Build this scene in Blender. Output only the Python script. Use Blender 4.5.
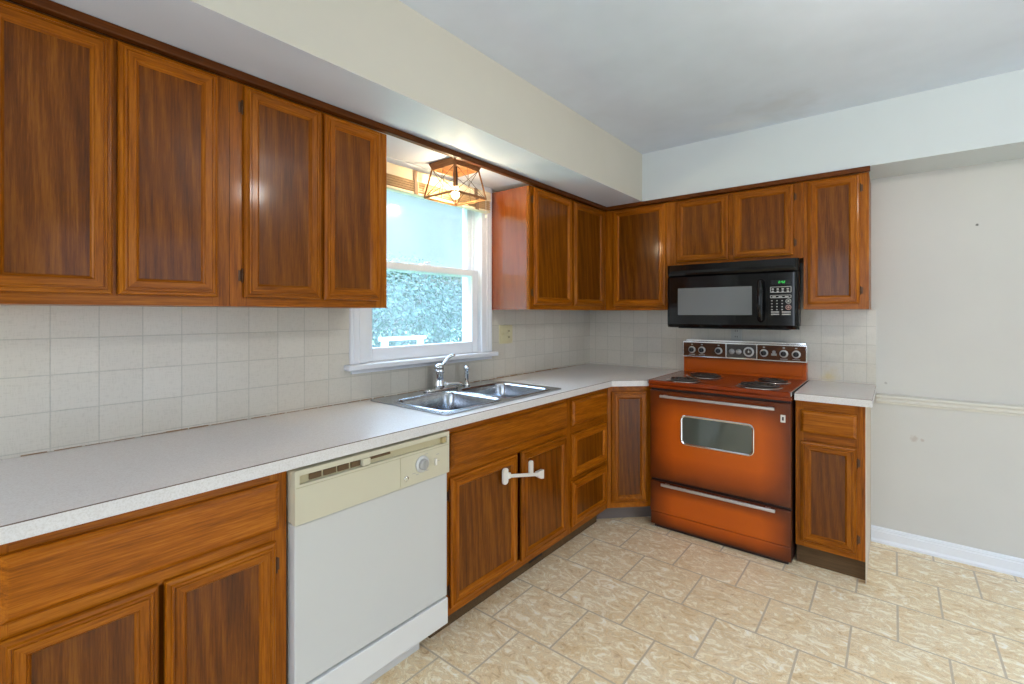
import bpy, bmesh, math, random
from mathutils import Vector, Matrix, noise
from mathutils.geometry import tessellate_polygon
random.seed(7)
for o in list(bpy.data.objects): bpy.data.objects.remove(o)
S = bpy.context.scene
C = S.collection
PI = math.pi

# ------------------------------------------------------------------ camera
cam_d = bpy.data.cameras.new('camera'); cam = bpy.data.objects.new('camera', cam_d); C.objects.link(cam)
cam.location = (1.9156, -3.357, 1.2845)
cam.rotation_euler = (math.radians(90), 0, math.radians(39.03))
cam_d.sensor_width = 36; cam_d.lens = 470.5 / 1024 * 36
cam_d.shift_x = -0.3 / 1024; cam_d.shift_y = (313.45 - 342) / 1024
cam_d.clip_start = .02
S.camera = cam

def lin(c):
    c = c / 255
    return c / 12.92 if c <= .04045 else ((c + .055) / 1.055) ** 2.4
def rgb(r, g, b): return (lin(r), lin(g), lin(b), 1)

# ------------------------------------------------------------------ world, exposure, large lights
W = bpy.data.worlds.new('overcast_sky'); S.world = W; W.use_nodes = True
nt = W.node_tree; nt.nodes.clear()
wo = nt.nodes.new('ShaderNodeOutputWorld'); bg = nt.nodes.new('ShaderNodeBackground')
tc = nt.nodes.new('ShaderNodeTexCoord'); sx = nt.nodes.new('ShaderNodeSeparateXYZ'); rp = nt.nodes.new('ShaderNodeValToRGB')
nt.links.new(tc.outputs['Generated'], sx.inputs[0]); nt.links.new(sx.outputs['Z'], rp.inputs[0])
rp.color_ramp.elements[0].position = 0; rp.color_ramp.elements[0].color = (.42, .50, .58, 1)
rp.color_ramp.elements[1].position = .6; rp.color_ramp.elements[1].color = (10, 13.5, 18.5, 1)
e = rp.color_ramp.elements.new(.25); e.color = (.47, .51, .57, 1)
e = rp.color_ramp.elements.new(.36); e.color = (5.0, 6.3, 8.2, 1)
nt.links.new(rp.outputs[0], bg.inputs[0]); bg.inputs[1].default_value = .95
nt.links.new(bg.outputs[0], wo.inputs[0])

S.view_settings.view_transform = 'Standard'; S.view_settings.look = 'None'
S.view_settings.exposure = -0.10; S.view_settings.gamma = 1; S.view_settings.use_curve_mapping = False
S.cycles.use_denoising = True
try: S.cycles.denoiser = 'OPENIMAGEDENOISE'
except Exception: pass
S.cycles.max_bounces = 8; S.cycles.diffuse_bounces = 5; S.cycles.glossy_bounces = 4
S.cycles.transmission_bounces = 6; S.cycles.transparent_max_bounces = 8
S.cycles.sample_clamp_indirect = 6
S.cycles.caustics_reflective = False; S.cycles.caustics_refractive = False

def area(name, loc, rot, sx_, sy_, power, col):
    d = bpy.data.lights.new(name, 'AREA'); d.shape = 'RECTANGLE'; d.size = sx_; d.size_y = sy_; d.energy = power; d.color = col
    o = bpy.data.objects.new(name, d); C.objects.link(o); o.location = loc; o.rotation_euler = rot
    return o
RX = 4.4; FY = -5.4        # right wall and the wall behind the camera
area('patio_door_daylight', (RX - .02, -1.9, 1.05), (0, math.radians(90), 0), 2.0, 1.7, 20, (.66, .80, 1.0))
area('rear_fill_light', (1.9, FY + .02, 1.45), (math.radians(95), 0, 0), 2.2, 1.3, 38, (.76, .86, 1.0))  # unseen fill light added behind the camera to brighten the back wall
def point(name, loc, r, power, col):
    d = bpy.data.lights.new(name, 'POINT'); d.shadow_soft_size = r; d.energy = power; d.color = col
    o = bpy.data.objects.new(name, d); C.objects.link(o); o.location = loc
    return o
point('ceiling_light', (2.33, -1.9, 2.16), .06, 26, (1.0, .94, .86))

# ------------------------------------------------------------------ material tools
def newmat(name):
    m = bpy.data.materials.new(name); m.use_nodes = True
    return m, m.node_tree, m.node_tree.nodes['Principled BSDF']
def simple(name, col, rough=.5, metal=0, spec=.5, coat=0, emis=None, es=1):
    m, t, p = newmat(name)
    p.inputs['Base Color'].default_value = col; p.inputs['Roughness'].default_value = rough; p.inputs['Metallic'].default_value = metal
    p.inputs['Specular IOR Level'].default_value = spec; p.inputs['Coat Weight'].default_value = coat; p.inputs['Coat Roughness'].default_value = .1
    if emis: p.inputs['Emission Color'].default_value = emis; p.inputs['Emission Strength'].default_value = es
    return m
class T:
    """short hand for building node trees"""
    def __init__(s, t): s.t = t
    def n(s, k, **kw):
        x = s.t.nodes.new('ShaderNode' + k)
        for a, v in kw.items(): setattr(x, a, v)
        return x
    def l(s, a, b): s.t.links.new(a, b)
    def pos(s, scale=(1, 1, 1), loc=(0, 0, 0), rnd=0):
        g = s.n('NewGeometry'); src = g.outputs['Position']
        if rnd:
            oi = s.n('ObjectInfo'); mm = s.n('Math', operation='MULTIPLY'); mm.inputs[1].default_value = rnd; s.l(oi.outputs['Random'], mm.inputs[0])
            va = s.n('VectorMath', operation='ADD'); s.l(src, va.inputs[0]); s.l(mm.outputs[0], va.inputs[1]); src = va.outputs[0]
        m = s.n('Mapping'); m.inputs['Scale'].default_value = scale; m.inputs['Location'].default_value = loc
        s.l(src, m.inputs['Vector']); return m.outputs[0]
    def noise(s, vec, scale, detail=2, rough=.5, dist=0):
        x = s.n('TexNoise'); x.inputs['Scale'].default_value = scale; x.inputs['Detail'].default_value = detail
        x.inputs['Roughness'].default_value = rough; x.inputs['Distortion'].default_value = dist; s.l(vec, x.inputs['Vector']); return x.outputs['Fac']
    def ramp(s, fac, stops):
        r = s.n('ValToRGB'); e = r.color_ramp.elements
        e[0].position, e[0].color = stops[0]; e[1].position, e[1].color = stops[-1]
        for p, c in stops[1:-1]:
            k = e.new(p); k.color = c
        s.l(fac, r.inputs[0]); return r.outputs[0]
    def mix(s, a, b, fac, mode='MIX'):
        x = s.n('Mix', data_type='RGBA', blend_type=mode)
        if isinstance(fac, (int, float)): x.inputs[0].default_value = fac
        else: s.l(fac, x.inputs[0])
        for i, v in ((6, a), (7, b)):
            if isinstance(v, tuple): x.inputs[i].default_value = v
            else: s.l(v, x.inputs[i])
        return x.outputs[2]
    def math(s, op, a, b=None):
        x = s.n('Math', operation=op)
        for i, v in ((0, a), (1, b)):
            if v is None: continue
            if isinstance(v, (int, float)): x.inputs[i].default_value = v
            else: s.l(v, x.inputs[i])
        return x.outputs[0]
    def bump(s, h, p, strength=.2, dist=.002):
        b = s.n('Bump'); b.inputs['Strength'].default_value = strength; b.inputs['Distance'].default_value = dist
        s.l(h, b.inputs['Height']); s.l(b.outputs[0], p.inputs['Normal'])

G1 = (.0, .0, .0, 1); G2 = (1, 1, 1, 1)
def wood(name, dark, mid, light, axis='z', figure=.25, rough=.32, coat=.12):
    """oak: pores and figure run along the given axis"""
    m, t, p = newmat(name); q = T(t)
    k = {'z': (1, 1, .045), 'x': (.045, 1, 1), 'y': (1, .045, 1)}[axis]
    kw = {'z': (1, 1, .10), 'x': (.10, 1, 1), 'y': (1, .10, 1)}[axis]
    v = q.pos(k, rnd=7.3); vw = q.pos(kw, rnd=5.1)
    n1 = q.noise(v, 95, 4, .7); n2 = q.noise(v, 230, 3, .75); n0 = q.noise(vw, 9, 2, .5)
    w = q.n('TexWave', wave_type='BANDS', bands_direction='DIAGONAL', wave_profile='SIN')
    w.inputs['Scale'].default_value = 13; w.inputs['Distortion'].default_value = 11; w.inputs['Detail'].default_value = 3; w.inputs['Detail Scale'].default_value = .55
    q.l(vw, w.inputs['Vector'])
    f = q.math('ADD', q.math('MULTIPLY', n1, .55), q.math('MULTIPLY', n0, .45))
    f = q.math('ADD', q.math('MULTIPLY', f, 1 - figure * .35), q.math('MULTIPLY', w.outputs['Fac'], figure * .35))
    f = q.math('ADD', q.math('MULTIPLY', f, .6), q.math('MULTIPLY', n2, .4))
    c = q.ramp(f, [(.30, dark), (.5, mid), (.70, light)])
    oi = q.n('ObjectInfo'); br = q.n('MapRange'); br.inputs['To Min'].default_value = .86; br.inputs['To Max'].default_value = 1.12
    q.l(oi.outputs['Random'], br.inputs['Value']); cc = q.n('CombineColor')
    for i in range(3): q.l(br.outputs[0], cc.inputs[i])
    c = q.mix(c, cc.outputs[0], 1.0, 'MULTIPLY')
    q.l(c, p.inputs['Base Color'])
    q.bump(n2, p, .25, .0012)
    p.inputs['Roughness'].default_value = rough; p.inputs['Coat Weight'].default_value = coat; p.inputs['Coat Roughness'].default_value = .115; p.inputs['Specular IOR Level'].default_value = .12
    return m
FD, FM, FL = rgb(78, 34, 0), rgb(144, 78, 6), rgb(186, 114, 28)
PD, PM_, PL = rgb(58, 26, 0), rgb(104, 54, 3), rgb(142, 84, 15)
WV = wood('oak_upright', FD, FM, FL, 'z'); WX = wood('oak_crosswise_back', FD, FM, FL, 'x'); WY = wood('oak_crosswise_side', FD, FM, FL, 'y')
WP = wood('oak_veneer_panel', PD, PM_, PL, 'z', figure=.42, rough=.30, coat=.28)
WTR = wood('dark_stained_trim', rgb(58, 26, 4), rgb(92, 46, 10), rgb(120, 66, 20), 'y', figure=.1)
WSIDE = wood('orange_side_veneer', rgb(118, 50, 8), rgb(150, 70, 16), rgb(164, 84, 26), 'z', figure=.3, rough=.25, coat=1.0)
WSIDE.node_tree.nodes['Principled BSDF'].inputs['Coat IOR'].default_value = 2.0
WKICK = wood('toe_kick_wood', rgb(70, 52, 34), rgb(98, 76, 52), rgb(116, 92, 64), 'x', figure=.1, rough=.6, coat=0)

def paint(name, col, rough=.6, var=.05, bump=.1, marks=(), mn=60):
    m, t, p = newmat(name); q = T(t)
    v = q.pos(); n = q.noise(v, 2.2, 3, .6); fine = q.noise(v, 260, 2, .6)
    d = tuple(c * (1 - var * 2) for c in col[:3]) + (1,)
    c = q.mix(d, col, q.ramp(n, [(.3, G1), (.65, G2)]))
    for (x, y, z, r, mc, st) in marks:            # marks and stains at their own places on the wall
        g = q.n('NewGeometry'); vd = q.n('VectorMath', operation='DISTANCE'); q.l(g.outputs['Position'], vd.inputs[0]); vd.inputs[1].default_value = (x, y, z)
        dd = q.math('ADD', vd.outputs['Value'], q.math('MULTIPLY', q.math('SUBTRACT', q.noise(v, mn, 3), .5), r * 1.6))
        f = q.math('MULTIPLY', q.ramp(q.math('DIVIDE', dd, r), [(.35, G2), (1, G1)]), st)
        c = q.mix(c, mc, f)
    q.l(c, p.inputs['Base Color']); p.inputs['Roughness'].default_value = rough
    q.bump(fine, p, bump, .001); return m
M_WALL = paint('wall_paint_offwhite', rgb(206, 204, 199), .55, .02, marks=[
    (2.00, 0, .604, .02, rgb(150, 114, 86), .3), (2.035, 0, .60, .012, rgb(150, 110, 80), .35),
    (2.246, 0, 1.736, .008, rgb(70, 66, 60), .9), (1.882, 0, .896, .008, rgb(120, 114, 108), .5)])
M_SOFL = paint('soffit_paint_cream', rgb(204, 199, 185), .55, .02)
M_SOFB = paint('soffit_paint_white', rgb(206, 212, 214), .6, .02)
M_SOFU = paint('soffit_underside_blue_light', rgb(208, 213, 226), .6, .02)  # cool daylight on the underside is put into this paint colour
M_CEIL = paint('ceiling_paint_patchy', rgb(216, 223, 235), .7, .05, .2, marks=[(1.45, -.55, 2.365, .22, rgb(188, 188, 190), .35), (1.22, -.45, 2.365, .16, rgb(226, 228, 232), .5)], mn=9)
M_TRIMW = simple('white_trim_paint', rgb(229, 231, 236), .35)
M_RAIL = simple('chair_rail_paint', rgb(216, 213, 204), .4)

def tiles(name, axis):
    m, t, p = newmat(name); q = T(t)
    g = q.n('NewGeometry'); s_ = q.n('SeparateXYZ'); q.l(g.outputs['Position'], s_.inputs[0])
    cmb = q.n('CombineXYZ'); a = s_.outputs['Y' if axis == 'y' else 'X']
    off = 3.14 + .1086 * 60 if axis == 'y' else -1.796 + .1086 * 60
    q.l(q.math('ADD', a, off), cmb.inputs[0]); q.l(q.math('ADD', s_.outputs['Z'], -.892 + .1065 * 20), cmb.inputs[1])
    b = q.n('TexBrick'); b.offset = 0; b.squash = 1; q.l(cmb.outputs[0], b.inputs['Vector'])
    b.inputs['Scale'].default_value = 1; b.inputs['Mortar Size'].default_value = .0016; b.inputs['Mortar Smooth'].default_value = .3
    b.inputs['Brick Width'].default_value = .1086; b.inputs['Row Height'].default_value = .1065
    b.inputs['Color1'].default_value = rgb(200, 193, 180); b.inputs['Color2'].default_value = rgb(208, 202, 190); b.inputs['Mortar'].default_value = rgb(176, 172, 160)
    lv = q.noise(q.pos((1, 1, .12)), 420, 2); lh = q.noise(q.pos((.12, .12, 1)), 420, 2)
    lin_ = q.math('ADD', lv, lh)
    c = q.mix(b.outputs['Color'], q.ramp(lin_, [(.75, rgb(186, 180, 168)), (1.2, rgb(218, 213, 202))]), .25)
    vd = q.n('VectorMath', operation='DISTANCE'); q.l(g.outputs['Position'], vd.inputs[0]); vd.inputs[1].default_value = (1.62, 0, .915)   # old yellow splash stain
    dd = q.math('ADD', vd.outputs['Value'], q.math('MULTIPLY', q.math('SUBTRACT', q.noise(q.pos(), 22, 3), .5), .09))
    c = q.mix(c, rgb(206, 184, 120), q.math('MULTIPLY', q.ramp(q.math('DIVIDE', dd, .055), [(.2, G2), (1, G1)]), .6))
    q.l(c, p.inputs['Base Color']); p.inputs['Roughness'].default_value = .22
    inv = q.math('SUBTRACT', 1, b.outputs['Fac'])
    q.bump(q.math('ADD', inv, q.math('MULTIPLY', lin_, .06)), p, .5, .0015); return m
M_TILEY = tiles('wall_tile_side', 'y'); M_TILEX = tiles('wall_tile_back', 'x')

def floor_mat():
    m, t, p = newmat('stone_look_vinyl_floor'); q = T(t)
    v0 = q.pos(loc=(-1.039 + .2965 * 30, .68 + .2965 * 30 + .0, 0))
    b = q.n('TexBrick'); b.offset = .5; b.offset_frequency = 2; q.l(v0, b.inputs['Vector'])
    b.inputs['Scale'].default_value = 1; b.inputs['Mortar Size'].default_value = .0042; b.inputs['Mortar Smooth'].default_value = .2
    b.inputs['Brick Width'].default_value = .2965; b.inputs['Row Height'].default_value = .2965
    b.inputs['Color1'].default_value = (0, 0, 0, 1); b.inputs['Color2'].default_value = (1, 1, 1, 1); b.inputs['Mortar'].default_value = (.5, .5, .5, 1)
    sep = q.n('SeparateColor'); q.l(b.outputs['Color'], sep.inputs[0])
    rnd = sep.outputs[0]
    cv = q.n('CombineXYZ'); q.l(q.math('MULTIPLY', rnd, 9), cv.inputs[0]); q.l(q.math('MULTIPLY', rnd, 5), cv.inputs[1]); q.l(q.math('MULTIPLY', rnd, 3), cv.inputs[2])
    va = q.n('VectorMath', operation='ADD'); q.l(q.pos((1, 1.5, 1)), va.inputs[0]); q.l(cv.outputs[0], va.inputs[1]); v = va.outputs[0]
    n1 = q.noise(v, 5, 6, .62, 1.6); n2 = q.noise(v, 13, 8, .74, 1.8); n3 = q.noise(v, 60, 4, .7, .5)
    c = q.ramp(n1, [(.32, rgb(212, 180, 134)), (.48, rgb(240, 216, 174)), (.68, rgb(252, 240, 212))])
    c = q.mix(c, q.ramp(n2, [(.34, rgb(172, 128, 86)), (.45, rgb(232, 204, 156)), (.55, rgb(246, 230, 196)), (.66, rgb(255, 254, 252))]), .66)
    vein = q.ramp(q.math('ABSOLUTE', q.math('SUBTRACT', n2, .5)), [(0, G2), (.022, G1)])
    c = q.mix(c, rgb(150, 118, 88), q.math('MULTIPLY', vein, .5))
    c = q.mix(c, rgb(236, 228, 210), q.math('MULTIPLY', q.ramp(n3, [(.6, G1), (.75, G2)]), .35))
    c = q.mix(c, rgb(188, 170, 146), q.math('MULTIPLY', b.outputs['Fac'], .85))
    q.l(c, p.inputs['Base Color']); p.inputs['Roughness'].default_value = .36
    q.bump(q.math('ADD', q.math('SUBTRACT', 1, b.outputs['Fac']), q.math('MULTIPLY', n2, .5)), p, .35, .002); return m
M_FLOOR = floor_mat()

def speckle(name, c1, c2, c3, rough=.35):
    m, t, p = newmat(name); q = T(t); v = q.pos()
    n = q.noise(v, 240, 3, .7); n2 = q.noise(v, 70, 3, .6)
    c = q.ramp(n, [(.36, c1), (.48, c2), (.66, c3)]); c = q.mix(c, c1, q.math('MULTIPLY', q.ramp(n2, [(.5, G1), (.7, G2)]), .35))
    q.l(c, p.inputs['Base Color']); p.inputs['Roughness'].default_value = rough; return m
M_COUNTER = speckle('speckled_laminate', rgb(214, 207, 202), rgb(225, 220, 216), rgb(230, 226, 223), .3)
M_STEEL = None
def steel():
    m, t, p = newmat('brushed_stainless_steel'); q = T(t)
    n = q.noise(q.pos((6, .4, .4)), 60, 3, .6)
    q.l(q.ramp(n, [(.3, (.34, .36, .40, 1)), (.7, (.55, .58, .62, 1))]), p.inputs['Base Color']); p.inputs['Metallic'].default_value = 1; p.inputs['Roughness'].default_value = .2; return m
M_STEEL = steel()
M_CHROME = simple('polished_chrome', (.78, .79, .8, 1), .08, 1)
M_SATIN = simple('satin_aluminium', (.66, .66, .67, 1), .28, 1)
M_DWC = simple('cream_enamel_plastic', rgb(200, 194, 170), .4)
M_DWW = simple('white_enamel_door', rgb(199, 199, 196), .35)
M_DWK = simple('white_enamel_kick', rgb(216, 215, 212), .35)
M_DARK = simple('dark_recess', rgb(26, 20, 16), .7)
M_BROWNV = simple('brown_vent', rgb(96, 72, 40), .6)
M_BLACK = simple('black_gloss_plastic', (.004, .004, .004, 1), .1, 0, .35, 0)
M_BLACKM = simple('black_satin_plastic', (.006, .006, .006, 1), .35, 0, .25)
M_GREYBTN = simple('grey_button_print', rgb(168, 166, 162), .5)
M_GREEN = simple('green_clock_display', (.01, .12, .02, 1), .4, emis=(.05, .9, .12, 1), es=1.1)
M_MWGLASS = simple('microwave_window_mesh', rgb(104, 108, 110), .16, 0, .6, .6)
M_WHITEP = simple('white_plastic', rgb(226, 222, 214), .4)
M_IVORY = simple('ivory_plastic', rgb(206, 198, 160), .4)
M_TILEOUT = simple('grey_white_plastic', rgb(190, 190, 184), .4)
M_COIL = simple('burner_coil', (.07, .058, .05, 1), .38, .5)
M_PAN = simple('chrome_drip_pan', (.55, .50, .46, 1), .22, 1)
M_LAMPW = wood('lantern_wood', rgb(96, 62, 36), rgb(136, 92, 58), rgb(160, 116, 76), 'x', figure=.1, rough=.5, coat=0)
M_IRON = simple('dark_bronze_metal', rgb(58, 44, 34), .5, .6)
M_HINGE = simple('antique_brass_hinge', rgb(84, 54, 30), .45, .4)
M_BULB = simple('lit_bulb_glass', (1, .9, .75, 1), .3, emis=(1.0, .80, .50, 1), es=420)
M_BLIND = simple('cream_blind_slats', rgb(226, 208, 176), .5)
M_BLINDD = simple('tan_blind_slats', rgb(186, 152, 110), .5)
M_TAPE = simple('brown_ladder_tape', rgb(128, 100, 78), .8)
M_CAULK = simple('old_brown_caulk', rgb(150, 118, 84), .8)
M_PALE = simple('pale_unfinished_side', rgb(206, 190, 168), .6)
M_CORK = simple('grey_base_kick', rgb(112, 100, 92), .6)

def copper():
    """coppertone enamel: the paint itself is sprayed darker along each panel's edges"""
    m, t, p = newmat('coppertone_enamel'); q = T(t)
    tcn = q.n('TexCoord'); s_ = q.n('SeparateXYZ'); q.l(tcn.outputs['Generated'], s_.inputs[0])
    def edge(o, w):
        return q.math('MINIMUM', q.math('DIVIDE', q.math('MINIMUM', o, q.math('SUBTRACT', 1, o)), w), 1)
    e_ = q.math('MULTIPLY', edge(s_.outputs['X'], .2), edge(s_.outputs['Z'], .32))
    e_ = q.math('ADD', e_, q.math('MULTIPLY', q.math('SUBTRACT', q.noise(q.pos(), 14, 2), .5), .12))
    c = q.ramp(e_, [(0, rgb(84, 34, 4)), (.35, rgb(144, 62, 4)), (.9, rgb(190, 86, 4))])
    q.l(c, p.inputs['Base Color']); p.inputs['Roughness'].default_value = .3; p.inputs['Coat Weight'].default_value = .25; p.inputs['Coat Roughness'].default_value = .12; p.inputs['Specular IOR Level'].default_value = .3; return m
M_COP = copper()
M_COPT = simple('coppertone_cooktop', rgb(126, 46, 4), .22, 0, .25, .35)
M_COPB = simple('coppertone_riser', rgb(184, 82, 2), .3, 0, .2, .15)
M_PANELB = wood('brown_woodgrain_plate', rgb(60, 36, 22), rgb(84, 50, 28), rgb(116, 68, 30), 'x', figure=.1, rough=.4, coat=.2)
M_CLOCKP = simple('charcoal_clock_plate', rgb(70, 62, 54), .4)
M_DIAL = simple('silver_dial_ring', rgb(214, 212, 206), .35, .2)
M_KNOB = simple('black_knob', rgb(24, 20, 20), .3)
M_OVGLASS = simple('dark_oven_glass', rgb(62, 72, 66), .08, 0, .8, 1)
M_LEAF = None
def leafm(name, a, b):
    m, t, p = newmat(name); q = T(t); n = q.noise(q.pos(), 5, 3, .6); n2 = q.noise(q.pos(), 40, 2)
    q.l(q.ramp(q.math('ADD', q.math('MULTIPLY', n, .6), q.math('MULTIPLY', n2, .4)), [(.35, a), (.65, b)]), p.inputs['Base Color']); p.inputs['Roughness'].default_value = .6
    p.inputs['Subsurface Weight'].default_value = 0; return m
M_LEAF = leafm('teal_green_leaves', rgb(20, 46, 42), rgb(62, 96, 92))
M_LEAF2 = leafm('pale_green_leaves', rgb(42, 68, 68), rgb(74, 100, 100))
M_BARK = simple('bark', rgb(92, 80, 68), .9)
M_LAWN = leafm('lawn_green', rgb(110, 150, 100), rgb(150, 185, 130))
M_OUTW = simple('garden_white_paint', rgb(240, 240, 240), .5)
def glassm(name, haze, tint):
    m, t, p = newmat(name); q = T(t); t.nodes.remove(p); out = t.nodes['Material Output']
    tr = q.n('BsdfTransparent'); tr.inputs[0].default_value = tint; gl = q.n('BsdfGlossy'); gl.inputs['Roughness'].default_value = .14
    tl = q.n('BsdfTranslucent'); tl.inputs[0].default_value = (.86, .92, .96, 1)
    lw = q.n('LayerWeight'); frv = q.math('ADD', q.math('MULTIPLY', q.math('POWER', lw.outputs['Facing'], 4), .5), .04)
    m1 = q.n('MixShader'); n = q.noise(q.pos(), 3.5, 4, .6)
    q.l(q.math('MULTIPLY', q.ramp(n, [(.3, (.6, .6, .6, 1)), (.7, G2)]), haze), m1.inputs[0]); q.l(tr.outputs[0], m1.inputs[1]); q.l(tl.outputs[0], m1.inputs[2])
    m2 = q.n('MixShader'); q.l(frv, m2.inputs[0]); q.l(m1.outputs[0], m2.inputs[1]); q.l(gl.outputs[0], m2.inputs[2]); q.l(m2.outputs[0], out.inputs['Surface']); return m
M_GLASSU = glassm('fogged_window_glass', .14, (.93, .97, 1, 1)); M_GLASSL = glassm('window_glass', .07, (.93, .97, .98, 1))

# ------------------------------------------------------------------ mesh tools (all in room coordinates)
class B:
    def __init__(s): s.bm = bmesh.new()
    def face(s, vs, mi=0, smooth=False):
        try: f = s.bm.faces.new(vs); f.material_index = mi; f.smooth = smooth; return f
        except ValueError: return None
    def v(s, p): return s.bm.verts.new(p)
    def box(s, x0, x1, y0, y1, z0, z1, mi=0, M=None, bev=0):
        ps = [(x, y, z) for z in (z0, z1) for y in (y0, y1) for x in (x0, x1)]
        if M: ps = [M @ Vector(p) for p in ps]
        vs = [s.v(p) for p in ps]
        fs = [s.face([vs[i] for i in q], mi) for q in ((0, 1, 3, 2), (4, 5, 7, 6), (0, 1, 5, 4), (2, 3, 7, 6), (0, 2, 6, 4), (1, 3, 7, 5))]
        if bev:
            es = {e_ for f in fs for e_ in f.edges}
            r = bmesh.ops.bevel(s.bm, geom=list(es), offset=bev, segments=2, profile=.5, affect='EDGES')
            for f in r['faces']: f.material_index = mi
        return s
    def loops(s, rings, mi=0, closed=True, cap0=False, cap1=False, smooth=False, mats=None):
        vr = [[s.v(p) for p in r] for r in rings]; n = len(vr[0])
        for a, b in zip(vr, vr[1:]):
            for i in range(n if closed else n - 1):
                j = (i + 1) % n
                s.face([a[i], a[j], b[j], b[i]], mats[i] if mats else mi, smooth)
        if cap0: s.face(vr[0][::-1], mi)
        if cap1: s.face(vr[-1], mi)
        return s
    def tube(s, pts, r, n=8, mi=0, cap=True, smooth=True):
        pts = [Vector(p) for p in pts]; rs = r if isinstance(r, (list, tuple)) else [r] * len(pts); rings = []
        up = None
        for i, p in enumerate(pts):
            d = (pts[min(i + 1, len(pts) - 1)] - pts[max(i - 1, 0)]).normalized()
            if up is None: up = Vector((0, 0, 1)) if abs(d.z) < .9 else Vector((1, 0, 0))
            a = d.cross(up).normalized(); b = a.cross(d).normalized(); up = b
            rings.append([p + (a * math.cos(t * 2 * PI / n) + b * math.sin(t * 2 * PI / n)) * rs[i] for t in range(n)])
        return s.loops(rings, mi, True, cap, cap, smooth)
    def lathe(s, prof, M, n=24, mi=0, cap0=False, cap1=False):
        rings = [[M @ Vector((r * math.cos(t * 2 * PI / n), r * math.sin(t * 2 * PI / n), h)) for t in range(n)] for r, h in prof]
        return s.loops(rings, mi, True, cap0, cap1, True)
    def prism(s, outer, holes, f, h0, h1, mi=0):
        """extruded polygon with holes; f maps (a, b, h) to room coordinates"""
        polys = [outer] + list(holes)
        tri = tessellate_polygon([[Vector((a, b, 0)) for a, b in pl] for pl in polys])
        flat = [p for pl in polys for p in pl]
        lo = [s.v(f(a, b, h0)) for a, b in flat]; hi = [s.v(f(a, b, h1)) for a, b in flat]
        for t_ in tri:
            s.face([lo[i] for i in t_], mi); s.face([hi[i] for i in t_], mi)
        k = 0
        for pl in polys:
            n = len(pl)
            for i in range(n):
                j = (i + 1) % n; s.face([lo[k + i], lo[k + j], hi[k + j], hi[k + i]], mi)
            k += n
        return s
def obj(name, b, mats, parent=None, label=None, smooth_angle=None):
    bmesh.ops.recalc_face_normals(b.bm, faces=b.bm.faces)
    off = Vector((0, 0, 0)); p = parent
    while p: off += p.location; p = p.parent
    for v in b.bm.verts: v.co -= off
    me = bpy.data.meshes.new(name); b.bm.to_mesh(me); b.bm.free()
    for m in (mats if isinstance(mats, (list, tuple)) else [mats]): me.materials.append(m)
    o = bpy.data.objects.new(name, me); C.objects.link(o)
    if parent: o.parent = parent
    else:                                   # a lone mesh gets its origin at its base
        lo = [min(v.co[i] for v in me.vertices) for i in range(3)]; hi = [max(v.co[i] for v in me.vertices) for i in range(3)]
        c = Vector(((lo[0] + hi[0]) / 2, (lo[1] + hi[1]) / 2, lo[2]))
        for v in me.vertices: v.co -= c
        o.location = c
    if label: o['label'] = label
    return o
def thing(name, label, cat, loc, group=None):
    o = bpy.data.objects.new(name, None); C.objects.link(o); o.location = loc; o.empty_display_size = .05
    o['label'] = label; o['category'] = cat
    if group: o['group'] = group
    return o
def tag(o, label, cat, group=None):
    o['label'] = label; o['category'] = cat
    if group: o['group'] = group
    return o
def struct(name, b, m, label=None, parent=None):
    o = obj(name, b, m, parent)
    if not parent: o['kind'] = 'structure'
    if label: o['label'] = label
    return o
def XY(a, b, h): return (a, b, h)
def rrect(a0, a1, b0, b1, r, n=5):
    pts = []
    for cx_, cy_, st in ((a1 - r, b1 - r, 0), (a0 + r, b1 - r, PI / 2), (a0 + r, b0 + r, PI), (a1 - r, b0 + r, 1.5 * PI)):
        for i in range(n + 1):
            t_ = st + i * PI / 2 / n; pts.append((cx_ + r * math.cos(t_), cy_ + r * math.sin(t_)))
    return pts
def rect(a0, a1, b0, b1): return [(a0, b0), (a1, b0), (a1, b1), (a0, b1)]
# faces of the furniture: local (a along the face, b out of it, c up) -> room
ML = Matrix(((0, 1, 0, 0), (1, 0, 0, 0), (0, 0, 1, 0), (0, 0, 0, 1)))      # side wall run, a = y, b = x
MBK = Matrix(((1, 0, 0, 0), (0, -1, 0, 0), (0, 0, 1, 0), (0, 0, 0, 1)))    # back wall run, a = x, b = -y
r2 = math.sqrt(.5)

# ------------------------------------------------------------------ room shell
CZ = 2.365; SZ = 2.044; TH = .15
b = B(); b.box(-.15, RX + TH, FY - TH, .15, -.06, 0); struct('floor', b, M_FLOOR, 'beige stone-look vinyl floor tiles')
b = B(); b.box(-.15, RX + TH, FY - TH, .15, CZ, CZ + .1); struct('ceiling', b, M_CEIL)
b = B()
WY0, WY1, WZ0, WZ1 = -2.10, -1.29, 1.045, 1.975
b.prism(rect(FY, 0, 0, CZ), [rect(WY0, WY1, WZ0, WZ1)], lambda a, c_, h: (h, a, c_), -TH, 0); struct('wall_left', b, M_WALL)
b = B(); b.box(-TH, RX + TH, 0, TH, 0, CZ); struct('wall_back', b, M_WALL)
b = B(); b.prism(rect(FY, 0, 0, CZ), [rect(-2.75, -1.05, .02, 2.06)], lambda a, c_, h: (h, a, c_), RX, RX + TH); struct('wall_right', b, M_WALL)
b = B(); b.prism(rect(-TH, RX + TH, 0, CZ), [rect(.8, 3.0, .8, 2.1)], lambda a, c_, h: (a, h, c_), FY - TH, FY); struct('wall_front', b, M_WALL)
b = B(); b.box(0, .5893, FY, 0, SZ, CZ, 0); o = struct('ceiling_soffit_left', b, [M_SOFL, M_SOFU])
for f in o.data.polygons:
    if f.normal.z < -.5: f.material_index = 1
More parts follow.
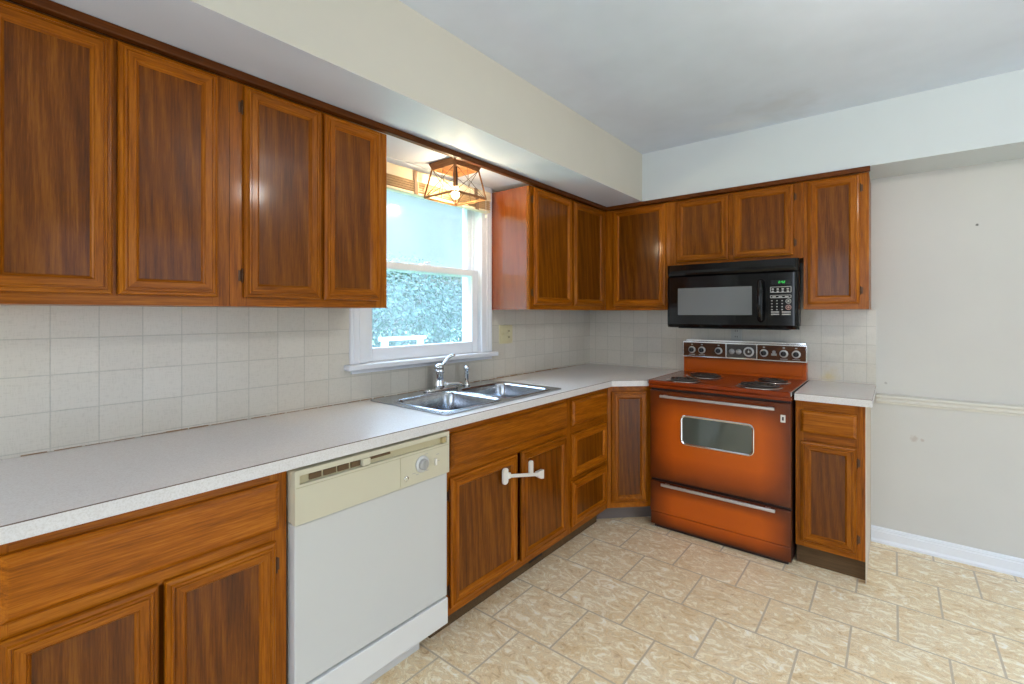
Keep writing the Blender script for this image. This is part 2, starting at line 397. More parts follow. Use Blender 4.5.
b = B(); b.box(.5893, RX, -.32, 0, SZ, CZ); struct('ceiling_soffit_back', b, M_SOFB)
# wall tiles between worktop and wall cabinets
b = B(); b.prism(rect(-3.33, -.008, .882, 1.307), [rect(-2.165, -1.21, 1.03, 1.3069)], lambda a, c_, h: (h, a, c_), 0.0005, .008)
struct('wall_left_tile', b, M_TILEY, 'square off-white wall tiles behind the sink run')
b = B(); b.prism([(0.0005, .882), (.765, .882), (.765, .60), (1.524, .60), (1.524, .882), (1.838, .882), (1.838, 1.307), (1.53, 1.307), (1.53, 1.55), (.77, 1.55), (.77, 1.307), (0.0005, 1.307)], [], lambda a, c_, h: (a, h, c_), -.008, -.0005)
struct('wall_back_tile', b, M_TILEX, 'square off-white wall tiles behind the range')
# caulk line, uneven and stained
b = B()
for i in range(46):
    y0 = -3.2 + i * .068
    if -3.3 < y0 < -.05: b.box(.008, .0105 + .002 * random.random(), y0, y0 + .05 + .02 * random.random(), .8825, .8835 + .0035 * random.random() * (1.6 if y0 > -1.6 else .7))
struct('trim_1', b, M_CAULK, 'old brown caulk line along the tiles')
# baseboard and chair rail on the back wall
def runx(name, prof, x0, x1, m):
    b = B(); ra = [(x0, -d, z) for d, z in prof]; rb = [(x1, -d, z) for d, z in prof]
    b.loops([ra, rb], cap0=True, cap1=True); return struct(name, b, m)
runx('baseboard_back', [(0, 0), (.022, 0), (.022, .012), (.014, .022), (.014, .062), (.010, .068), (.012, .073), (.008, .082), (0, .086)], 1.816, RX, M_TRIMW)
runx('trim_2', [(0, .780), (.010, .782), (.012, .790), (.018, .796), (.013, .803), (.013, .812), (.024, .818), (.024, .828), (.0, .836)], 1.84, RX, M_RAIL)
def runy(name, prof, xw, sgn, y0, y1, m):
    b = B(); b.loops([[(xw + sgn * d, y0, z) for d, z in prof], [(xw + sgn * d, y1, z) for d, z in prof]], cap0=True, cap1=True); return struct(name, b, m)
BBP = [(0, 0), (.014, 0), (.014, .07), (.006, .086), (0, .086)]
runy('baseboard_right', BBP, RX, -1, -1.0, -.03, M_TRIMW)
# dark trim strip along the tops of the wall cabinets, carried across the window
b = B(); b.box(.300, .330, -3.33, -.300, 2.018, 2.0435, bev=.003); struct('trim_3', b, WTR, 'dark stained wood strip along the soffit, side wall')
b = B(); b.box(.331, 1.822, -.330, -.300, 2.018, 2.0435, bev=.003); struct('trim_4', b, WTR, 'dark stained wood strip along the soffit, back wall')

# ------------------------------------------------------------------ window 1 (over the sink)
w1 = bpy.data.objects.new('window_1', None); C.objects.link(w1); w1.location = (0, -1.695, 1.026); w1['kind'] = 'structure'; w1['label'] = 'white double-hung window over the sink'
b = B()
b.box(0.0002, .020, -2.172, -2.085, 1.053, 2.043, bev=.004); b.box(0.0002, .020, -1.305, -1.213, 1.053, 2.043, bev=.004); b.box(0.0002, .020, -2.085, -1.305, 1.96, 2.043, bev=.004)
for y in (-1.235, -1.262): b.box(.018, .024, y, y + .008, 1.053, 2.04, bev=.002)
for y in (-2.158, -2.13): b.box(.018, .024, y, y + .008, 1.053, 2.04, bev=.002)
obj('window_casing', b, M_TRIMW, w1)
b = B(); b.box(0.0002, .052, -2.199, -1.189, 1.028, 1.053, bev=.004); b.box(-.145, .0, WY0 + .002, WY1 - .002, 1.0455, 1.053); b.box(.0085, .02, -2.165, -1.215, 1.010, 1.028)
obj('window_sill', b, M_TRIMW, w1)
b = B()
b.box(-.145, -.0, WY0, WY0 + .014, 1.053, 1.975); b.box(-.145, -.0, WY1 - .014, WY1, 1.053, 1.975); b.box(-.145, -.0, WY0 + .014, WY1 - .014, 1.96, 1.9745)
b.box(-.055, -.045, WY1 - .028, WY1 - .014, 1.053, 1.96); b.box(-.055, -.045, WY0 + .014, WY0 + .028, 1.053, 1.96)
b.box(-.095, -.088, WY1 - .024, WY1 - .014, 1.053, 1.96)
obj('window_jamb', b, M_TRIMW, w1)
def sash(name, x0, x1, z0, z1, st, bot, top, gm, gname):
    a0, a1 = WY0 + .016, WY1 - .016
    b = B(); b.box(x0, x1, a0, a0 + st, z0, z1, bev=.003); b.box(x0, x1, a1 - st, a1, z0, z1, bev=.003)
    b.box(x0, x1, a0 + st, a1 - st, z0, z0 + bot, bev=.003); b.box(x0, x1, a0 + st, a1 - st, z1 - top, z1, bev=.003)
    s_ = obj(name, b, M_TRIMW, w1)
    b = B(); xm = (x0 + x1) / 2; b.box(xm - .002, xm + .002, a0 + st - .003, a1 - st + .003, z0 + bot - .003, z1 - top + .003)
    obj(gname, b, gm, s_); return s_
sl = sash('lower_sash', -.046, -.012, 1.0535, 1.541, .048, .066, .036, M_GLASSL, 'window_pane')
su = sash('upper_sash', -.088, -.056, 1.502, 1.959, .044, .034, .04, M_GLASSU, 'window_pane')
b = B(); b.box(-.044, -.022, -1.73, -1.66, 1.5415, 1.549, bev=.002); b.tube([(-.033, -1.70, 1.549), (-.033, -1.70, 1.557), (-.01, -1.68, 1.557)], .005); obj('sash_lock', b, M_TRIMW, sl)
b = B(); b.tube([(-.0115, -1.298, 1.845), (-.0085, -1.2995, 1.845)], .006, 10); obj('sash_latch', b, M_IRON, su)

# patio door frame, and an invented window frame round the rear fill light (behind and beside the camera)
def openframe(name, f, a0, a1, c0, c1, mull, parent=None):
    b = B(); w_ = .05
    b.prism(rect(a0, a1, c0, c1), [rect(a0 + w_, (a0 + a1) / 2 - w_ / 2, c0 + w_, c1 - w_), rect((a0 + a1) / 2 + w_ / 2, a1 - w_, c0 + w_, c1 - w_)], f, 0, .06)
    return struct(name, b, M_TRIMW)
openframe('door_1', lambda a, c_, h: (RX + .05 + h, a, c_), -2.75, -1.05, .02, 2.06, 1)
openframe('rear_fill_frame', lambda a, c_, h: (a, FY - .05 - h, c_), .8, 3.0, .8, 2.1, 1)

# ------------------------------------------------------------------ blinds
bl = thing('window_blind', 'raised tan wooden slat blind bunched at the top of the kitchen window', 'blind', (.0, -1.70, 1.87))
b = B(); b.box(.026, .052, -2.125, -1.285, 1.955, 1.995, bev=.003); b.box(.052, .060, -2.14, -1.27, 1.945, 2.0, bev=.002); obj('head_rail', b, M_BLIND, bl)
b = B()
for i in range(9):
    z = 1.893 + i * .0058; b.box(.026 + .002 * (i % 3), .070 - .003 * (i % 2), -2.11, -1.285, z, z + .0032)
obj('slats', b, M_BLINDD, bl)
b = B(); b.box(.028, .068, -2.112, -1.283, 1.876, 1.890, bev=.003); obj('bottom_rail', b, M_BLIND, bl)
for y in (-1.84, -1.40):
    b = B(); b.box(.0605, .0635, y - .013, y + .013, 1.945, 1.999); b.box(.0705, .0725, y - .013, y + .013, 1.878, 1.943); obj('ladder_tape', b, M_TAPE, bl)
b = B(); b.tube([(.075, -1.33, 1.95), (.075, -1.33, 1.86)], .0015, 6); b.tube([(.075, -1.33, 1.86), (.075, -1.33, 1.84)], [.003, .006], 8); obj('pull_cord', b, M_WHITEP, bl)

# ------------------------------------------------------------------ cabinet doors
def ring(M, a0, a1, c0, c1, ins, bb): return [M @ Vector(p) for p in ((a0 + ins, bb, c0 + ins), (a1 - ins, bb, c0 + ins), (a1 - ins, bb, c1 - ins), (a0 + ins, bb, c1 - ins))]
PROF = [(0, 0), (0, .009), (.003, .013), (.010, .0145), (.0125, .019), (.0165, .019), (.0175, .0165), (.0195, .0165), (.0205, .019), (.037, .019), (.039, .0155), (.042, .0135), (.0455, .0085)]
def panel_door(parent, M, a0, a1, c0, c1, base, wh, name='door', hinge=None):
    b = B(); P_ = [(i, base + h) for i, h in PROF]
    b.loops([ring(M, a0, a1, c0, c1, i, h) for i, h in P_], mats=[1, 0, 1, 0], cap0=True)
    # short end-grain lines where the rails meet the stiles
    d = obj(name, b, [WV, wh], parent)
    b = B(); i = .0445; q_ = [M @ Vector(p) for p in ((a0 + i, base + .0085, c0 + i), (a1 - i, base + .0085, c0 + i), (a1 - i, base + .0085, c1 - i), (a0 + i, base + .0085, c1 - i))]
    q2 = [M @ Vector(p) for p in ((a0 + i, base + .002, c0 + i), (a1 - i, base + .002, c0 + i), (a1 - i, base + .002, c1 - i), (a0 + i, base + .002, c1 - i))]
    b.loops([q2, q_], cap0=True, cap1=True); obj(name + '_panel', b, WP, d)
    if hinge is not None:
        for z in (c0 + .07, c1 - .07):
            b = B(); ha = a0 - .004 if hinge < 0 else a1 + .004
            b.tube([M @ Vector((ha, base + .004, z - .022)), M @ Vector((ha, base + .004, z + .022))], .0028, 8)
            b.box(min(ha, ha + hinge * .010), max(ha, ha + hinge * .010), base - .0032, base - .0005, z - .017, z + .017, M=M); obj('hinge', b, M_HINGE, d)
    return d
def slab_front(parent, M, a0, a1, c0, c1, base, wh, name='drawer_front'):
    b = B(); pr = [(0, 0), (0, .009), (.003, .012), (.012, .0185), (.016, .019)]
    b.loops([ring(M, a0, a1, c0, c1, i, base + h) for i, h in pr], cap0=True, cap1=True); return obj(name, b, wh, parent)
def carcass(parent, M, a0, a1, depth, c0, c1, sidemat=None, name='cabinet_body', back=.001):
    b = B(); b.box(a0, a1, back, depth - .019, c0, c1, M=M); return obj(name, b, sidemat or WV, parent)
def face_frame(parent, M, a0, a1, depth, c0, c1, opens, wh):
    """flat oak frame: upright stiles run full height, rails and mullions between them round the openings"""
    L_ = min(o_[0] for o_ in opens); R_ = max(o_[1] for o_ in opens); b = B(); d0, d1 = depth - .019, depth
    b.box(a0, L_, d0, d1, c0, c1, M=M); b.box(R_, a1, d0, d1, c0, c1, M=M)
    rows = sorted({(o_[2], o_[3]) for o_ in opens}); zs = [c0] + [z for r_ in rows for z in r_] + [c1]
    for k in range(0, len(zs), 2): b.box(L_, R_, d0, d1, zs[k], zs[k + 1], 1, M=M)
    for r_ in rows:
        cols = sorted((o_[0], o_[1]) for o_ in opens if (o_[2], o_[3]) == r_)
        for (p_, q_), (u_, w_) in zip(cols, cols[1:]): b.box(q_, u_, d0, d1, r_[0], r_[1], M=M)
    return obj('face_frame', b, [WV, wh], parent)

UG = 'oak wall cabinets'; BGp = 'oak base cabinets'
DU = .300      # face-frame plane of the wall cabinets
DB = .565      # face-frame plane of the base cabinets
GAPO = .0015
# --- left wall cabinets, units A and B
def wall_unit(M, a0, a1, c0, c1, doors, label, wh, side=None, hinges=None, loc=None):
    ctr = M @ Vector(((a0 + a1) / 2, .15, c0)); t_ = thing('wall_cabinet', label, 'cabinet', ctr, UG)
    carcass(t_, M, a0, a1, DU, c0, c1, side, back=.0085 if c0 < 1.3 else .001)
    face_frame(t_, M, a0, a1, DU, c0, c1, [(d0 + .012, d1 - .012, c0 + .045, 1.995) for d0, d1 in doors], wh)
    for i, (d0, d1) in enumerate(doors):
        panel_door(t_, M, d0, d1, c0 + (.028 if c0 < 1.4 else .019), 2.011, DU + GAPO, wh, hinge=(hinges[i] if hinges else None))
    return t_
wall_unit(ML, -3.33, -2.7705, 1.307, 2.0175, [(-3.297, -3.056), (-3.045, -2.806)], 'oak double wall cabinet at the far left edge, over the near end of the worktop', WY)
wall_unit(ML, -2.7695, -2.183, 1.307, 2.0175, [(-2.731, -2.474), (-2.461, -2.222)], 'oak double wall cabinet just left of the window, glare on its left door', WY, hinges=[-1, None])
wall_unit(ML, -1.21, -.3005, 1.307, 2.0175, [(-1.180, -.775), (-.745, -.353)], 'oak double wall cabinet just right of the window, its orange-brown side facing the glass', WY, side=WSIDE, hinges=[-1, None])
# --- back wall cabinets
wall_unit(MBK, .3008, .7795, 1.307, 2.0175, [(.369, .745)], 'single-door oak wall cabinet in the room corner, left of the microwave', WX)
wall_unit(MBK, .7805, 1.5245, 1.594, 2.0175, [(.815, 1.136), (1.163, 1.478)], 'short double-door oak wall cabinet above the black microwave', WX, hinges=[None, 1])
wall_unit(MBK, 1.5255, 1.816, 1.307, 2.0175, [(1.547, 1.777)], 'narrow single-door oak wall cabinet at the right end, beside the bare wall', WX, hinges=[1])

# --- base cabinets
KT = .103
# unit left of the dishwasher
t = thing('base_cabinet', 'oak base cabinet with one wide drawer over two doors, left of the dishwasher', 'cabinet', (.28, -3.02, 0), BGp)
carcass(t, ML, -3.315, -2.7185, DB, KT, .846)
face_frame(t, ML, -3.315, -2.7185, DB, KT, .846, [(-3.262, -2.765, .70, .80), (-3.262, -2.765, .14, .64)], WY)
d = slab_front(t, ML, -3.276, -2.744, .680, .814, DB + GAPO, WY)
panel_door(t, ML, -3.277, -3.022, .135, .648, DB + GAPO, WY); panel_door(t, ML, -3.010, -2.752, .135, .648, DB + GAPO, WY, hinge=1)
b = B(); b.box(.02, .49, -3.31, -2.7185, .0005, KT - .0005); obj('toe_kick', b, WKICK, t)
# sink base
t = thing('base_cabinet', 'oak sink base cabinet with a long false drawer front and two latched doors', 'cabinet', (.28, -1.67, 0), BGp)
b = B(); b.box(.02, .546, -2.1175, -2.10, KT, .846); b.box(.02, .546, -1.25, -1.2325, KT, .846); b.box(.02, .546, -2.10, -1.25, KT, KT + .018); obj('cabinet_body', b, WV, t)
face_frame(t, ML, -2.1175, -1.2325, DB, KT, .846, [(-2.075, -1.262, .70, .80), (-2.075, -1.262, .14, .64)], WY)
slab_front(t, ML, -2.085, -1.252, .680, .814, DB + GAPO, WY, 'false_drawer_front')
panel_door(t, ML, -2.085, -1.668, .135, .643, DB + GAPO, WY, hinge=-1); panel_door(t, ML, -1.637, -1.252, .135, .643, DB + GAPO, WY)
b = B(); b.box(.02, .492, -2.1175, -1.2325, .0005, KT - .0005); obj('toe_kick', b, WKICK, t)
b = B(); b.box(.4925, .496, -1.47, -1.36, .03, .085); obj('floor_register', b, M_DARK, t)
# three-drawer unit
t = thing('base_cabinet', 'narrow oak three-drawer base cabinet between sink doors and angled corner cabinet', 'cabinet', (.28, -1.0, 0), BGp)
carcass(t, ML, -1.2315, -.7755, DB, KT, .846)
face_frame(t, ML, -1.2315, -.7755, DB, KT, .846, [(-1.18, -.82, .70, .80), (-1.18, -.82, .42, .62), (-1.18, -.82, .15, .36)], WY)
slab_front(t, ML, -1.193, -.806, .680, .813, DB + GAPO, WY, 'drawer_front')
panel_door(t, ML, -1.193, -.806, .403, .634, DB + GAPO, WY, 'drawer_front'); panel_door(t, ML, -1.193, -.806, .137, .378, DB + GAPO, WY, 'drawer_front')
b = B(); b.box(.02, .492, -1.2315, -.7755, .0005, KT - .0005); obj('toe_kick', b, WKICK, t)
# angled corner unit: face runs 45 degrees between (.566,-.774) and (.752,-.588)
t = thing('corner_base_cabinet', 'angled oak corner base cabinet with one narrow door, left of the copper range', 'cabinet', (.35, -.35, 0), BGp)
b = B(); b.prism([(.02, -.02), (.02, -.7745), (.539, -.7745), (.764, -.5495), (.764, -.02)], [], XY, KT, .846); obj('cabinet_body', b, WV, t)
P0 = Vector((.5665, -.774, 0)); Md = Matrix(((r2, r2, 0, P0.x), (r2, -r2, 0, P0.y), (0, 0, 1, 0), (0, 0, 0, 1)))
LD = .2785
face_frame(t, Md, .0, LD, .0, KT, .846, [(.03, LD - .03, .15, .79)], WX)
panel_door(t, Md, .022, .246, .137, .811, GAPO, WX)
b = B(); b.prism([(.03, -.03), (.03, -.7745), (.440, -.7745), (.764, -.4505), (.764, -.03)], [], XY, .0005, KT - .0005); obj('toe_kick', b, M_CORK, t)
# right-hand unit
t = thing('base_cabinet', 'narrow oak base cabinet with one drawer and one door, right of the range', 'cabinet', (1.67, -.28, 0), BGp)
b = B(); b.box(1.5245, 1.811, -.546, -.001, KT, .844); b.box(1.5245, 1.811, -.50, -.001, .0005, KT); obj('cabinet_body', b, WV, t)
b = B(); b.box(1.8112, 1.8145, -.565, -.001, .0005, .844); obj('side_panel', b, M_PALE, t, 'pale side panel facing the wall')
face_frame(t, MBK, 1.5245, 1.811, DB, KT, .844, [(1.56, 1.77, .70, .78), (1.56, 1.77, .15, .62)], WX)
slab_front(t, MBK, 1.548, 1.778, .683, .796, DB + GAPO, WX)
panel_door(t, MBK, 1.548, 1.778, .132, .638, DB + GAPO, WX, hinge=1)
b = B(); b.box(1.5245, 1.8105, -.53, -.5005, .0005, KT - .0005); obj('toe_kick', b, WKICK, t)

# ------------------------------------------------------------------ worktops
SX0, SX1, SY0, SY1 = .030, .552, -2.090, -1.242
M_EDGE = speckle('laminate_edge', rgb(204, 200, 196), rgb(214, 211, 209), rgb(220, 218, 217), .35)
M_SEAM = simple('dark_glue_line', rgb(96, 74, 62), .7)
def counter(name, poly, holes, label, edge):
    b = B(); b.prism(poly, holes, XY, .846, .8819)
    o = obj(name, b, M_COUNTER)
    b = B()
    for (xa, ya), (xb, yb) in zip(edge, edge[1:]):       # laminate strip along the front with a dark glue line above it
        d_ = Vector((xb - xa, yb - ya, 0)).normalized(); n_ = Vector((d_.y, -d_.x, 0)) if d_.y * 1 - d_.x * 0 > -2 else d_
        p_ = [Vector((xa, ya, 0)), Vector((xb, yb, 0))]
        for z0, z1, mi, th_ in ((.847, .8795, 0, .0009), (.8795, .8818, 1, .0007)):
            q_ = [(p.x + n_.x * t_, p.y + n_.y * t_) for p, t_ in ((p_[0], .0001), (p_[1], .0001), (p_[1], th_), (p_[0], th_))]
            b.prism(q_, [], XY, z0, z1, mi)
    obj('edge_band', b, [M_EDGE, M_SEAM], o)
    return tag(o, label, 'countertop')
counter('countertop', [(.0085, -3.33), (.602, -3.33), (.602, -.790), (.765, -.627), (.765, -.0085), (.0085, -.0085)], [rect(SX0 + .02, SX1 - .015, SY0 + .015, SY1 - .015)],
        'long speckled off-white laminate countertop holding the sink, running along the window wall', [(.602, -3.33), (.602, -.790), (.765, -.627)])
counter('countertop', [(1.524, -.602), (1.838, -.602), (1.838, -.0085), (1.524, -.0085)], [], 'short speckled off-white laminate countertop right of the copper range', [(1.524, -.602), (1.838, -.602), (1.838, -.03)])

# ------------------------------------------------------------------ sink
t = thing('kitchen_sink', 'stainless steel double-bowl sink set in the long countertop below the window', 'sink', ((SX0 + SX1) / 2, (SY0 + SY1) / 2, .882))
bw = [(.150, .512, -2.042, -1.690), (.150, .512, -1.648, -1.292)]
b = B(); zt_ = .8868
hol = [rrect(*q_, .055, 6) for q_ in bw]
b.prism(rrect(SX0, SX1, SY0, SY1, .03, 4), hol, XY, .8823, zt_)
obj('sink_deck', b, M_STEEL, t)
for q_ in bw:
    b = B(); rings = []
    for ins, z in ((-.014, zt_ + .0003), (-.009, zt_ + .0022), (-.003, zt_ + .0022), (.003, zt_ - .002), (.006, zt_ - .010), (.012, .80), (.018, .745), (.034, .727), (.06, .722)):
        r_ = max(.055 - ins * .5, .03); rings.append([(x, y, z) for x, y in rrect(q_[0] + ins, q_[1] - ins, q_[2] + ins, q_[3] - ins, r_, 6)])
    b.loops(rings, cap1=True, smooth=True); w_ = obj('sink_bowl', b, M_STEEL, t)
    cx_, cy_ = (q_[0] + q_[1]) / 2, (q_[2] + q_[3]) / 2
    b = B(); b.lathe([(.045, .723), (.043, .7255), (.034, .7245), (.030, .7235), (.0, .7235)], Matrix.Translation((cx_, cy_, 0)), 24); obj('drain', b, M_CHROME, w_)
# faucet
t = thing('kitchen_faucet', 'chrome single-lever faucet on the sink deck under the window', 'faucet', (.085, -1.66, .888))
b = B(); fx, fy = .084, -1.700
rings = []
for ins, z in ((0, zt_ + .0002), (0, zt_ + .006), (.006, zt_ + .012), (.014, zt_ + .014)): rings.append([(x, y, z) for x, y in rrect(fx - .026 + ins, fx + .026 - ins, fy - .098 + ins, fy + .125 - ins, .0259 - ins, 8)])
b.loops(rings, cap0=True, cap1=True, smooth=True); obj('base_plate', b, M_CHROME, t)
b = B(); b.lathe([(.027, .900), (.028, .915), (.024, .925), (.024, .975), (.027, .978), (.027, .992), (.022, .999)], Matrix.Translation((fx, fy, 0)), 24, cap0=True, cap1=True); obj('valve_body', b, M_CHROME, t)
b = B(); b.lathe([(.026, 1.0), (.027, 1.008), (.022, 1.018), (.010, 1.024), (.0, 1.025)], Matrix.Translation((fx, fy, 0)), 24, cap0=True)
b.tube([(fx + .008, fy + .010, 1.012), (fx + .014, fy + .026, 1.030), (fx + .022, fy + .044, 1.054), (fx + .032, fy + .060, 1.064), (fx + .042, fy + .074, 1.066)], [.009, .008, .008, .009, .006], 10); obj('lever_handle', b, M_CHROME, t)
b = B(); b.tube([(fx + .006, fy + .012, .915), (fx + .015, fy + .05, .915), (fx + .026, fy + .09, .914), (fx + .034, fy + .12, .911), (fx + .037, fy + .128, .903), (fx + .038, fy + .130, .898)], [.013, .011, .010, .010, .009, .008], 12); obj('spout', b, M_CHROME, t)
t = thing('side_sprayer', 'small chrome side sprayer standing right of the faucet', 'sprayer', (.085, -1.50, .888))
b = B(); b.lathe([(.020, zt_ + .0002), (.020, .895), (.014, .902), (.012, .912)], Matrix.Translation((.085, -1.50, 0)), 16, cap0=True, cap1=True); obj('base', b, M_CHROME, t)
b = B(); b.lathe([(.010, .9125), (.011, .93), (.013, .95), (.014, .955), (.012, .970), (.017, .979), (.018, .988), (.011, .996), (.0, .997)], Matrix.Translation((.085, -1.50, 0)), 16, cap0=True); obj('spray_head', b, M_CHROME, t)

# ------------------------------------------------------------------ dishwasher
t = thing('dishwasher', 'white built-in dishwasher with a cream control panel, under the long countertop', 'dishwasher', (.3, -2.418, 0))
Y0, Y1 = -2.7135, -2.1215
b = B(); b.box(.03, .56, Y0 + .004, Y1 - .004, .11, .844); obj('tub', b, M_DWK, t)
b = B()
b.box(.560, .590, Y0, Y1, .684, .838, bev=.004)
fr = lambda a, c_, h: (h, a, c_)
b.prism(rect(Y0, Y1, .684, .838), [rect(-2.70, -2.135, .797, .823)], fr, .590, .606)
dp = obj('control_panel', b, M_DWC, t, 'cream control panel')
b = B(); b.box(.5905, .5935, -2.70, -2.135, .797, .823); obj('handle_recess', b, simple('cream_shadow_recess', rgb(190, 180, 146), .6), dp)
b = B()
for y0, y1 in ((-2.667, -2.630), (-2.622, -2.583), (-2.576, -2.540), (-2.532, -2.500)): b.box(.5936, .5985, y0, y1, .802, .819)
b.box(.5936, .600, -2.465, -2.385, .812, .819)
obj('vent_slots', b, M_BROWNV, dp)
b = B(); b.box(.5936, .612, -2.497, -2.470, .800, .822, bev=.002); obj('door_latch', b, M_DWC, dp)
b = B(); b.box(.5937, .6065, -2.156, -2.139, .800, .820); obj('end_cap', b, simple('tan_plastic', rgb(176, 158, 112), .6), dp)
b = B(); b.box(.6062, .6072, -2.350, -2.348, .690, .79); b.box(.6062, .6072, -2.71, -2.125, .7885, .7905); obj('panel_line', b, simple('cream_groove', rgb(178, 170, 140), .6), dp)
Mx = lambda x, y, z: Matrix.Translation((x, y, z)) @ Matrix.Rotation(PI / 2, 4, 'Y')
b = B(); b.lathe([(.0295, 0), (.0295, .004), (.027, .006), (.0, .006)], Mx(.6063, -2.254, .747), 28, cap0=True); k = obj('dial', b, M_DWW, dp, 'round timer dial')
b = B(); b.lathe([(.020, .0062), (.019, .016), (.015, .018), (.0, .018)], Mx(.6063, -2.254, .747), 24); b.box(.623, .629, -2.257, -2.251, .730, .764); obj('dial_grip', b, M_GREYBTN, k)
b = B(); b.box(.6062, .614, -2.196, -2.188, .728, .752, bev=.001); obj('rocker_switch', b, M_WHITEP, dp)
b = B(); b.lathe([(.009, 0), (.009, .003), (.0, .003)], Mx(.6063, -2.325, .713), 16, cap0=True); b.lathe([(.0065, .0032), (.0, .0034)], Mx(.6063, -2.325, .713), 12, mi=1); obj('button', b, [M_CHROME, M_DWC], dp)
for y, z in ((-2.29, .722), (-2.275, .715), (-2.23, .718), (-2.235, .778), (-2.18, .765), (-2.178, .74)):
    b = B(); b.box(.6062, .6068, y - .007, y + .007, z - .001, z + .001); obj('panel_caption', b, M_GREYBTN, dp)
b = B(); b.box(.560, .596, Y0 + .004, Y1 - .002, .213, .680, bev=.003); obj('door', b, M_DWW, t, 'white door')
b = B(); b.box(.556, .600, Y0 + .002, Y1, .108, .206, bev=.003); obj('access_panel', b, M_DWK, t)
b = B(); b.box(.03, .505, Y0 + .004, Y1 - .06, .0005, .1075); obj('toe_kick', b, M_DWK, t)

# ------------------------------------------------------------------ range
t = thing('electric_range', 'coppertone electric range with coil burners standing below the microwave', 'stove', (1.15, -.32, 0))
XL, XR_ = .772, 1.517
b = B(); b.box(XL + .004, XR_ - .004, -.612, -.012, .02, .838); b.box(XL + .02, XR_ - .02, -.60, -.05, .0005, .02); obj('range_body', b, simple('dark_brown_enamel', rgb(46, 22, 14), .4), t)
b = B()
b.box(XL, XR_, -.655, -.070, .862, .888, bev=.006); b.box(XL, XR_, -.648, -.070, .842, .862, bev=.004)
ct = obj('cooktop', b, M_COPT, t, 'glossy brown-copper cooktop')
b = B(); b.box(XL - .0015, XL + .003, -.656, -.07, .868, .8892, bev=.001); obj('side_trim', b, M_CHROME, ct)
b = B(); b.box(XR_ - .003, XR_ + .0015, -.656, -.07, .868, .8892, bev=.001); obj('side_trim', b, M_CHROME, ct)
# oven door
b = B(); b.box(XL + .002, XR_ - .002, -.630, -.6125, .300, .828, bev=.004)
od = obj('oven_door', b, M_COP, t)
b = B(); b.loops([[(x, -.6302 - h, z) for x, z in rrect(.963 - i, 1.341 + i, .533 - i, .696 + i, .026 + i, 6)] for i, h in ((.004, 0), (.004, .005), (.0, .007), (-.006, .005), (-.007, 0))]); obj('window_trim', b, M_CHROME, od)
b = B(); b.prism(rrect(.964, 1.340, .534, .695, .026, 6), [], lambda a, c_, h: (a, h, c_), -.6325, -.6304); obj('oven_window', b, M_OVGLASS, od)
b = B(); b.box(.846, 1.446, -.668, -.655, .790, .806, bev=.003)
for x in (.87, 1.42): b.box(x - .012, x + .012, -.6552, -.6302, .792, .804)
obj('door_handle', b, M_SATIN, od, 'long silver bar handle')
b = B(); b.box(1.467, 1.489, -.6325, -.6303, .730, .768, bev=.002); b.box(1.474, 1.482, -.6335, -.6325, .740, .758, mi=1); obj('logo_badge', b, [M_WHITEP, M_KNOB], od)
# drawer
b = B(); b.box(XL + .002, XR_ - .002, -.627, -.6125, .100, .284, bev=.004); b.box(XL + .004, XR_ - .004, -.622, -.6125, .022, .098, bev=.003)
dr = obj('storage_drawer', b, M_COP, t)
b = B(); b.box(.848, 1.446, -.655, -.644, .266, .283, bev=.003)
for x in (.88, 1.41): b.box(x - .012, x + .012, -.6442, -.6272, .268, .280)
obj('drawer_handle', b, M_SATIN, dr, 'long silver bar handle')
# back guard
b = B(); b.box(XL + .012, XR_ - .006, -.068, -.012, .85, .99); b.box(XL + .03, XR_ - .024, -.074, -.068, .905, .985, bev=.002)
bg_ = obj('backguard', b, M_COPB, t)
b = B(); b.box(XL + .018, XR_ + .002, -.108, -.012, .990, 1.098, bev=.003); b.box(XL + .03, XR_ - .01, -.07, -.010, 1.098, 1.106)
obj('panel_housing', b, M_CHROME, bg_)
b = B(); b.box(XL + .024, XR_ - .004, -.1105, -.1078, .999, 1.088); cp = obj('control_panel', b, M_PANELB, bg_, 'brown woodgrain control panel')
b = B(); b.prism(rect(1.068, 1.254, .997, 1.092), [rect(1.073, 1.249, 1.002, 1.087)], lambda a, c_, h: (a, h, c_), -.1135, -.1107); obj('clock_frame', b, M_CHROME, cp)
b = B(); b.box(1.074, 1.248, -.1115, -.1107, 1.003, 1.086); obj('clock_plate', b, M_CLOCKP, cp)
My = lambda x, y, z: Matrix.Translation((x, y, z)) @ Matrix.Rotation(PI / 2, 4, 'X')
ZK = 1.040
for x in (.853, .918, 1.024, 1.291, 1.399, 1.464):
    b = B(); b.lathe([(.0235, 0), (.0235, .003), (.020, .0045), (.0, .0045)], My(x, -.1107, ZK), 24, cap0=True); k = obj('knob_dial', b, M_DIAL, cp)
    b = B(); b.lathe([(.0155, .0047), (.0145, .020), (.010, .022), (.0, .022)], My(x, -.1107, ZK), 20, cap0=True); b.box(x - .0035, x + .0035, -.139, -.1155, ZK - .013, ZK + .013, bev=.001); obj('knob', b, M_KNOB, k)
for x in (.853, .918, 1.024, 1.291, 1.399, 1.464):
    b = B(); b.box(x - .006, x + .006, -.1112, -.1106, 1.072, 1.079); obj('knob_caption', b, M_GREYBTN, cp)
for x in (.853, .918, 1.399, 1.464):
    b = B(); b.box(x - .020, x + .020, -.1112, -.1106, 1.006, 1.010); obj('knob_caption', b, M_GREYBTN, cp)
b = B(); b.lathe([(.010, 0), (.0, .0005)], My(1.346, -.1107, 1.048), 14); b.box(1.331, 1.361, -.1112, -.1106, 1.026, 1.040); obj('emblem', b, M_GREYBTN, cp)
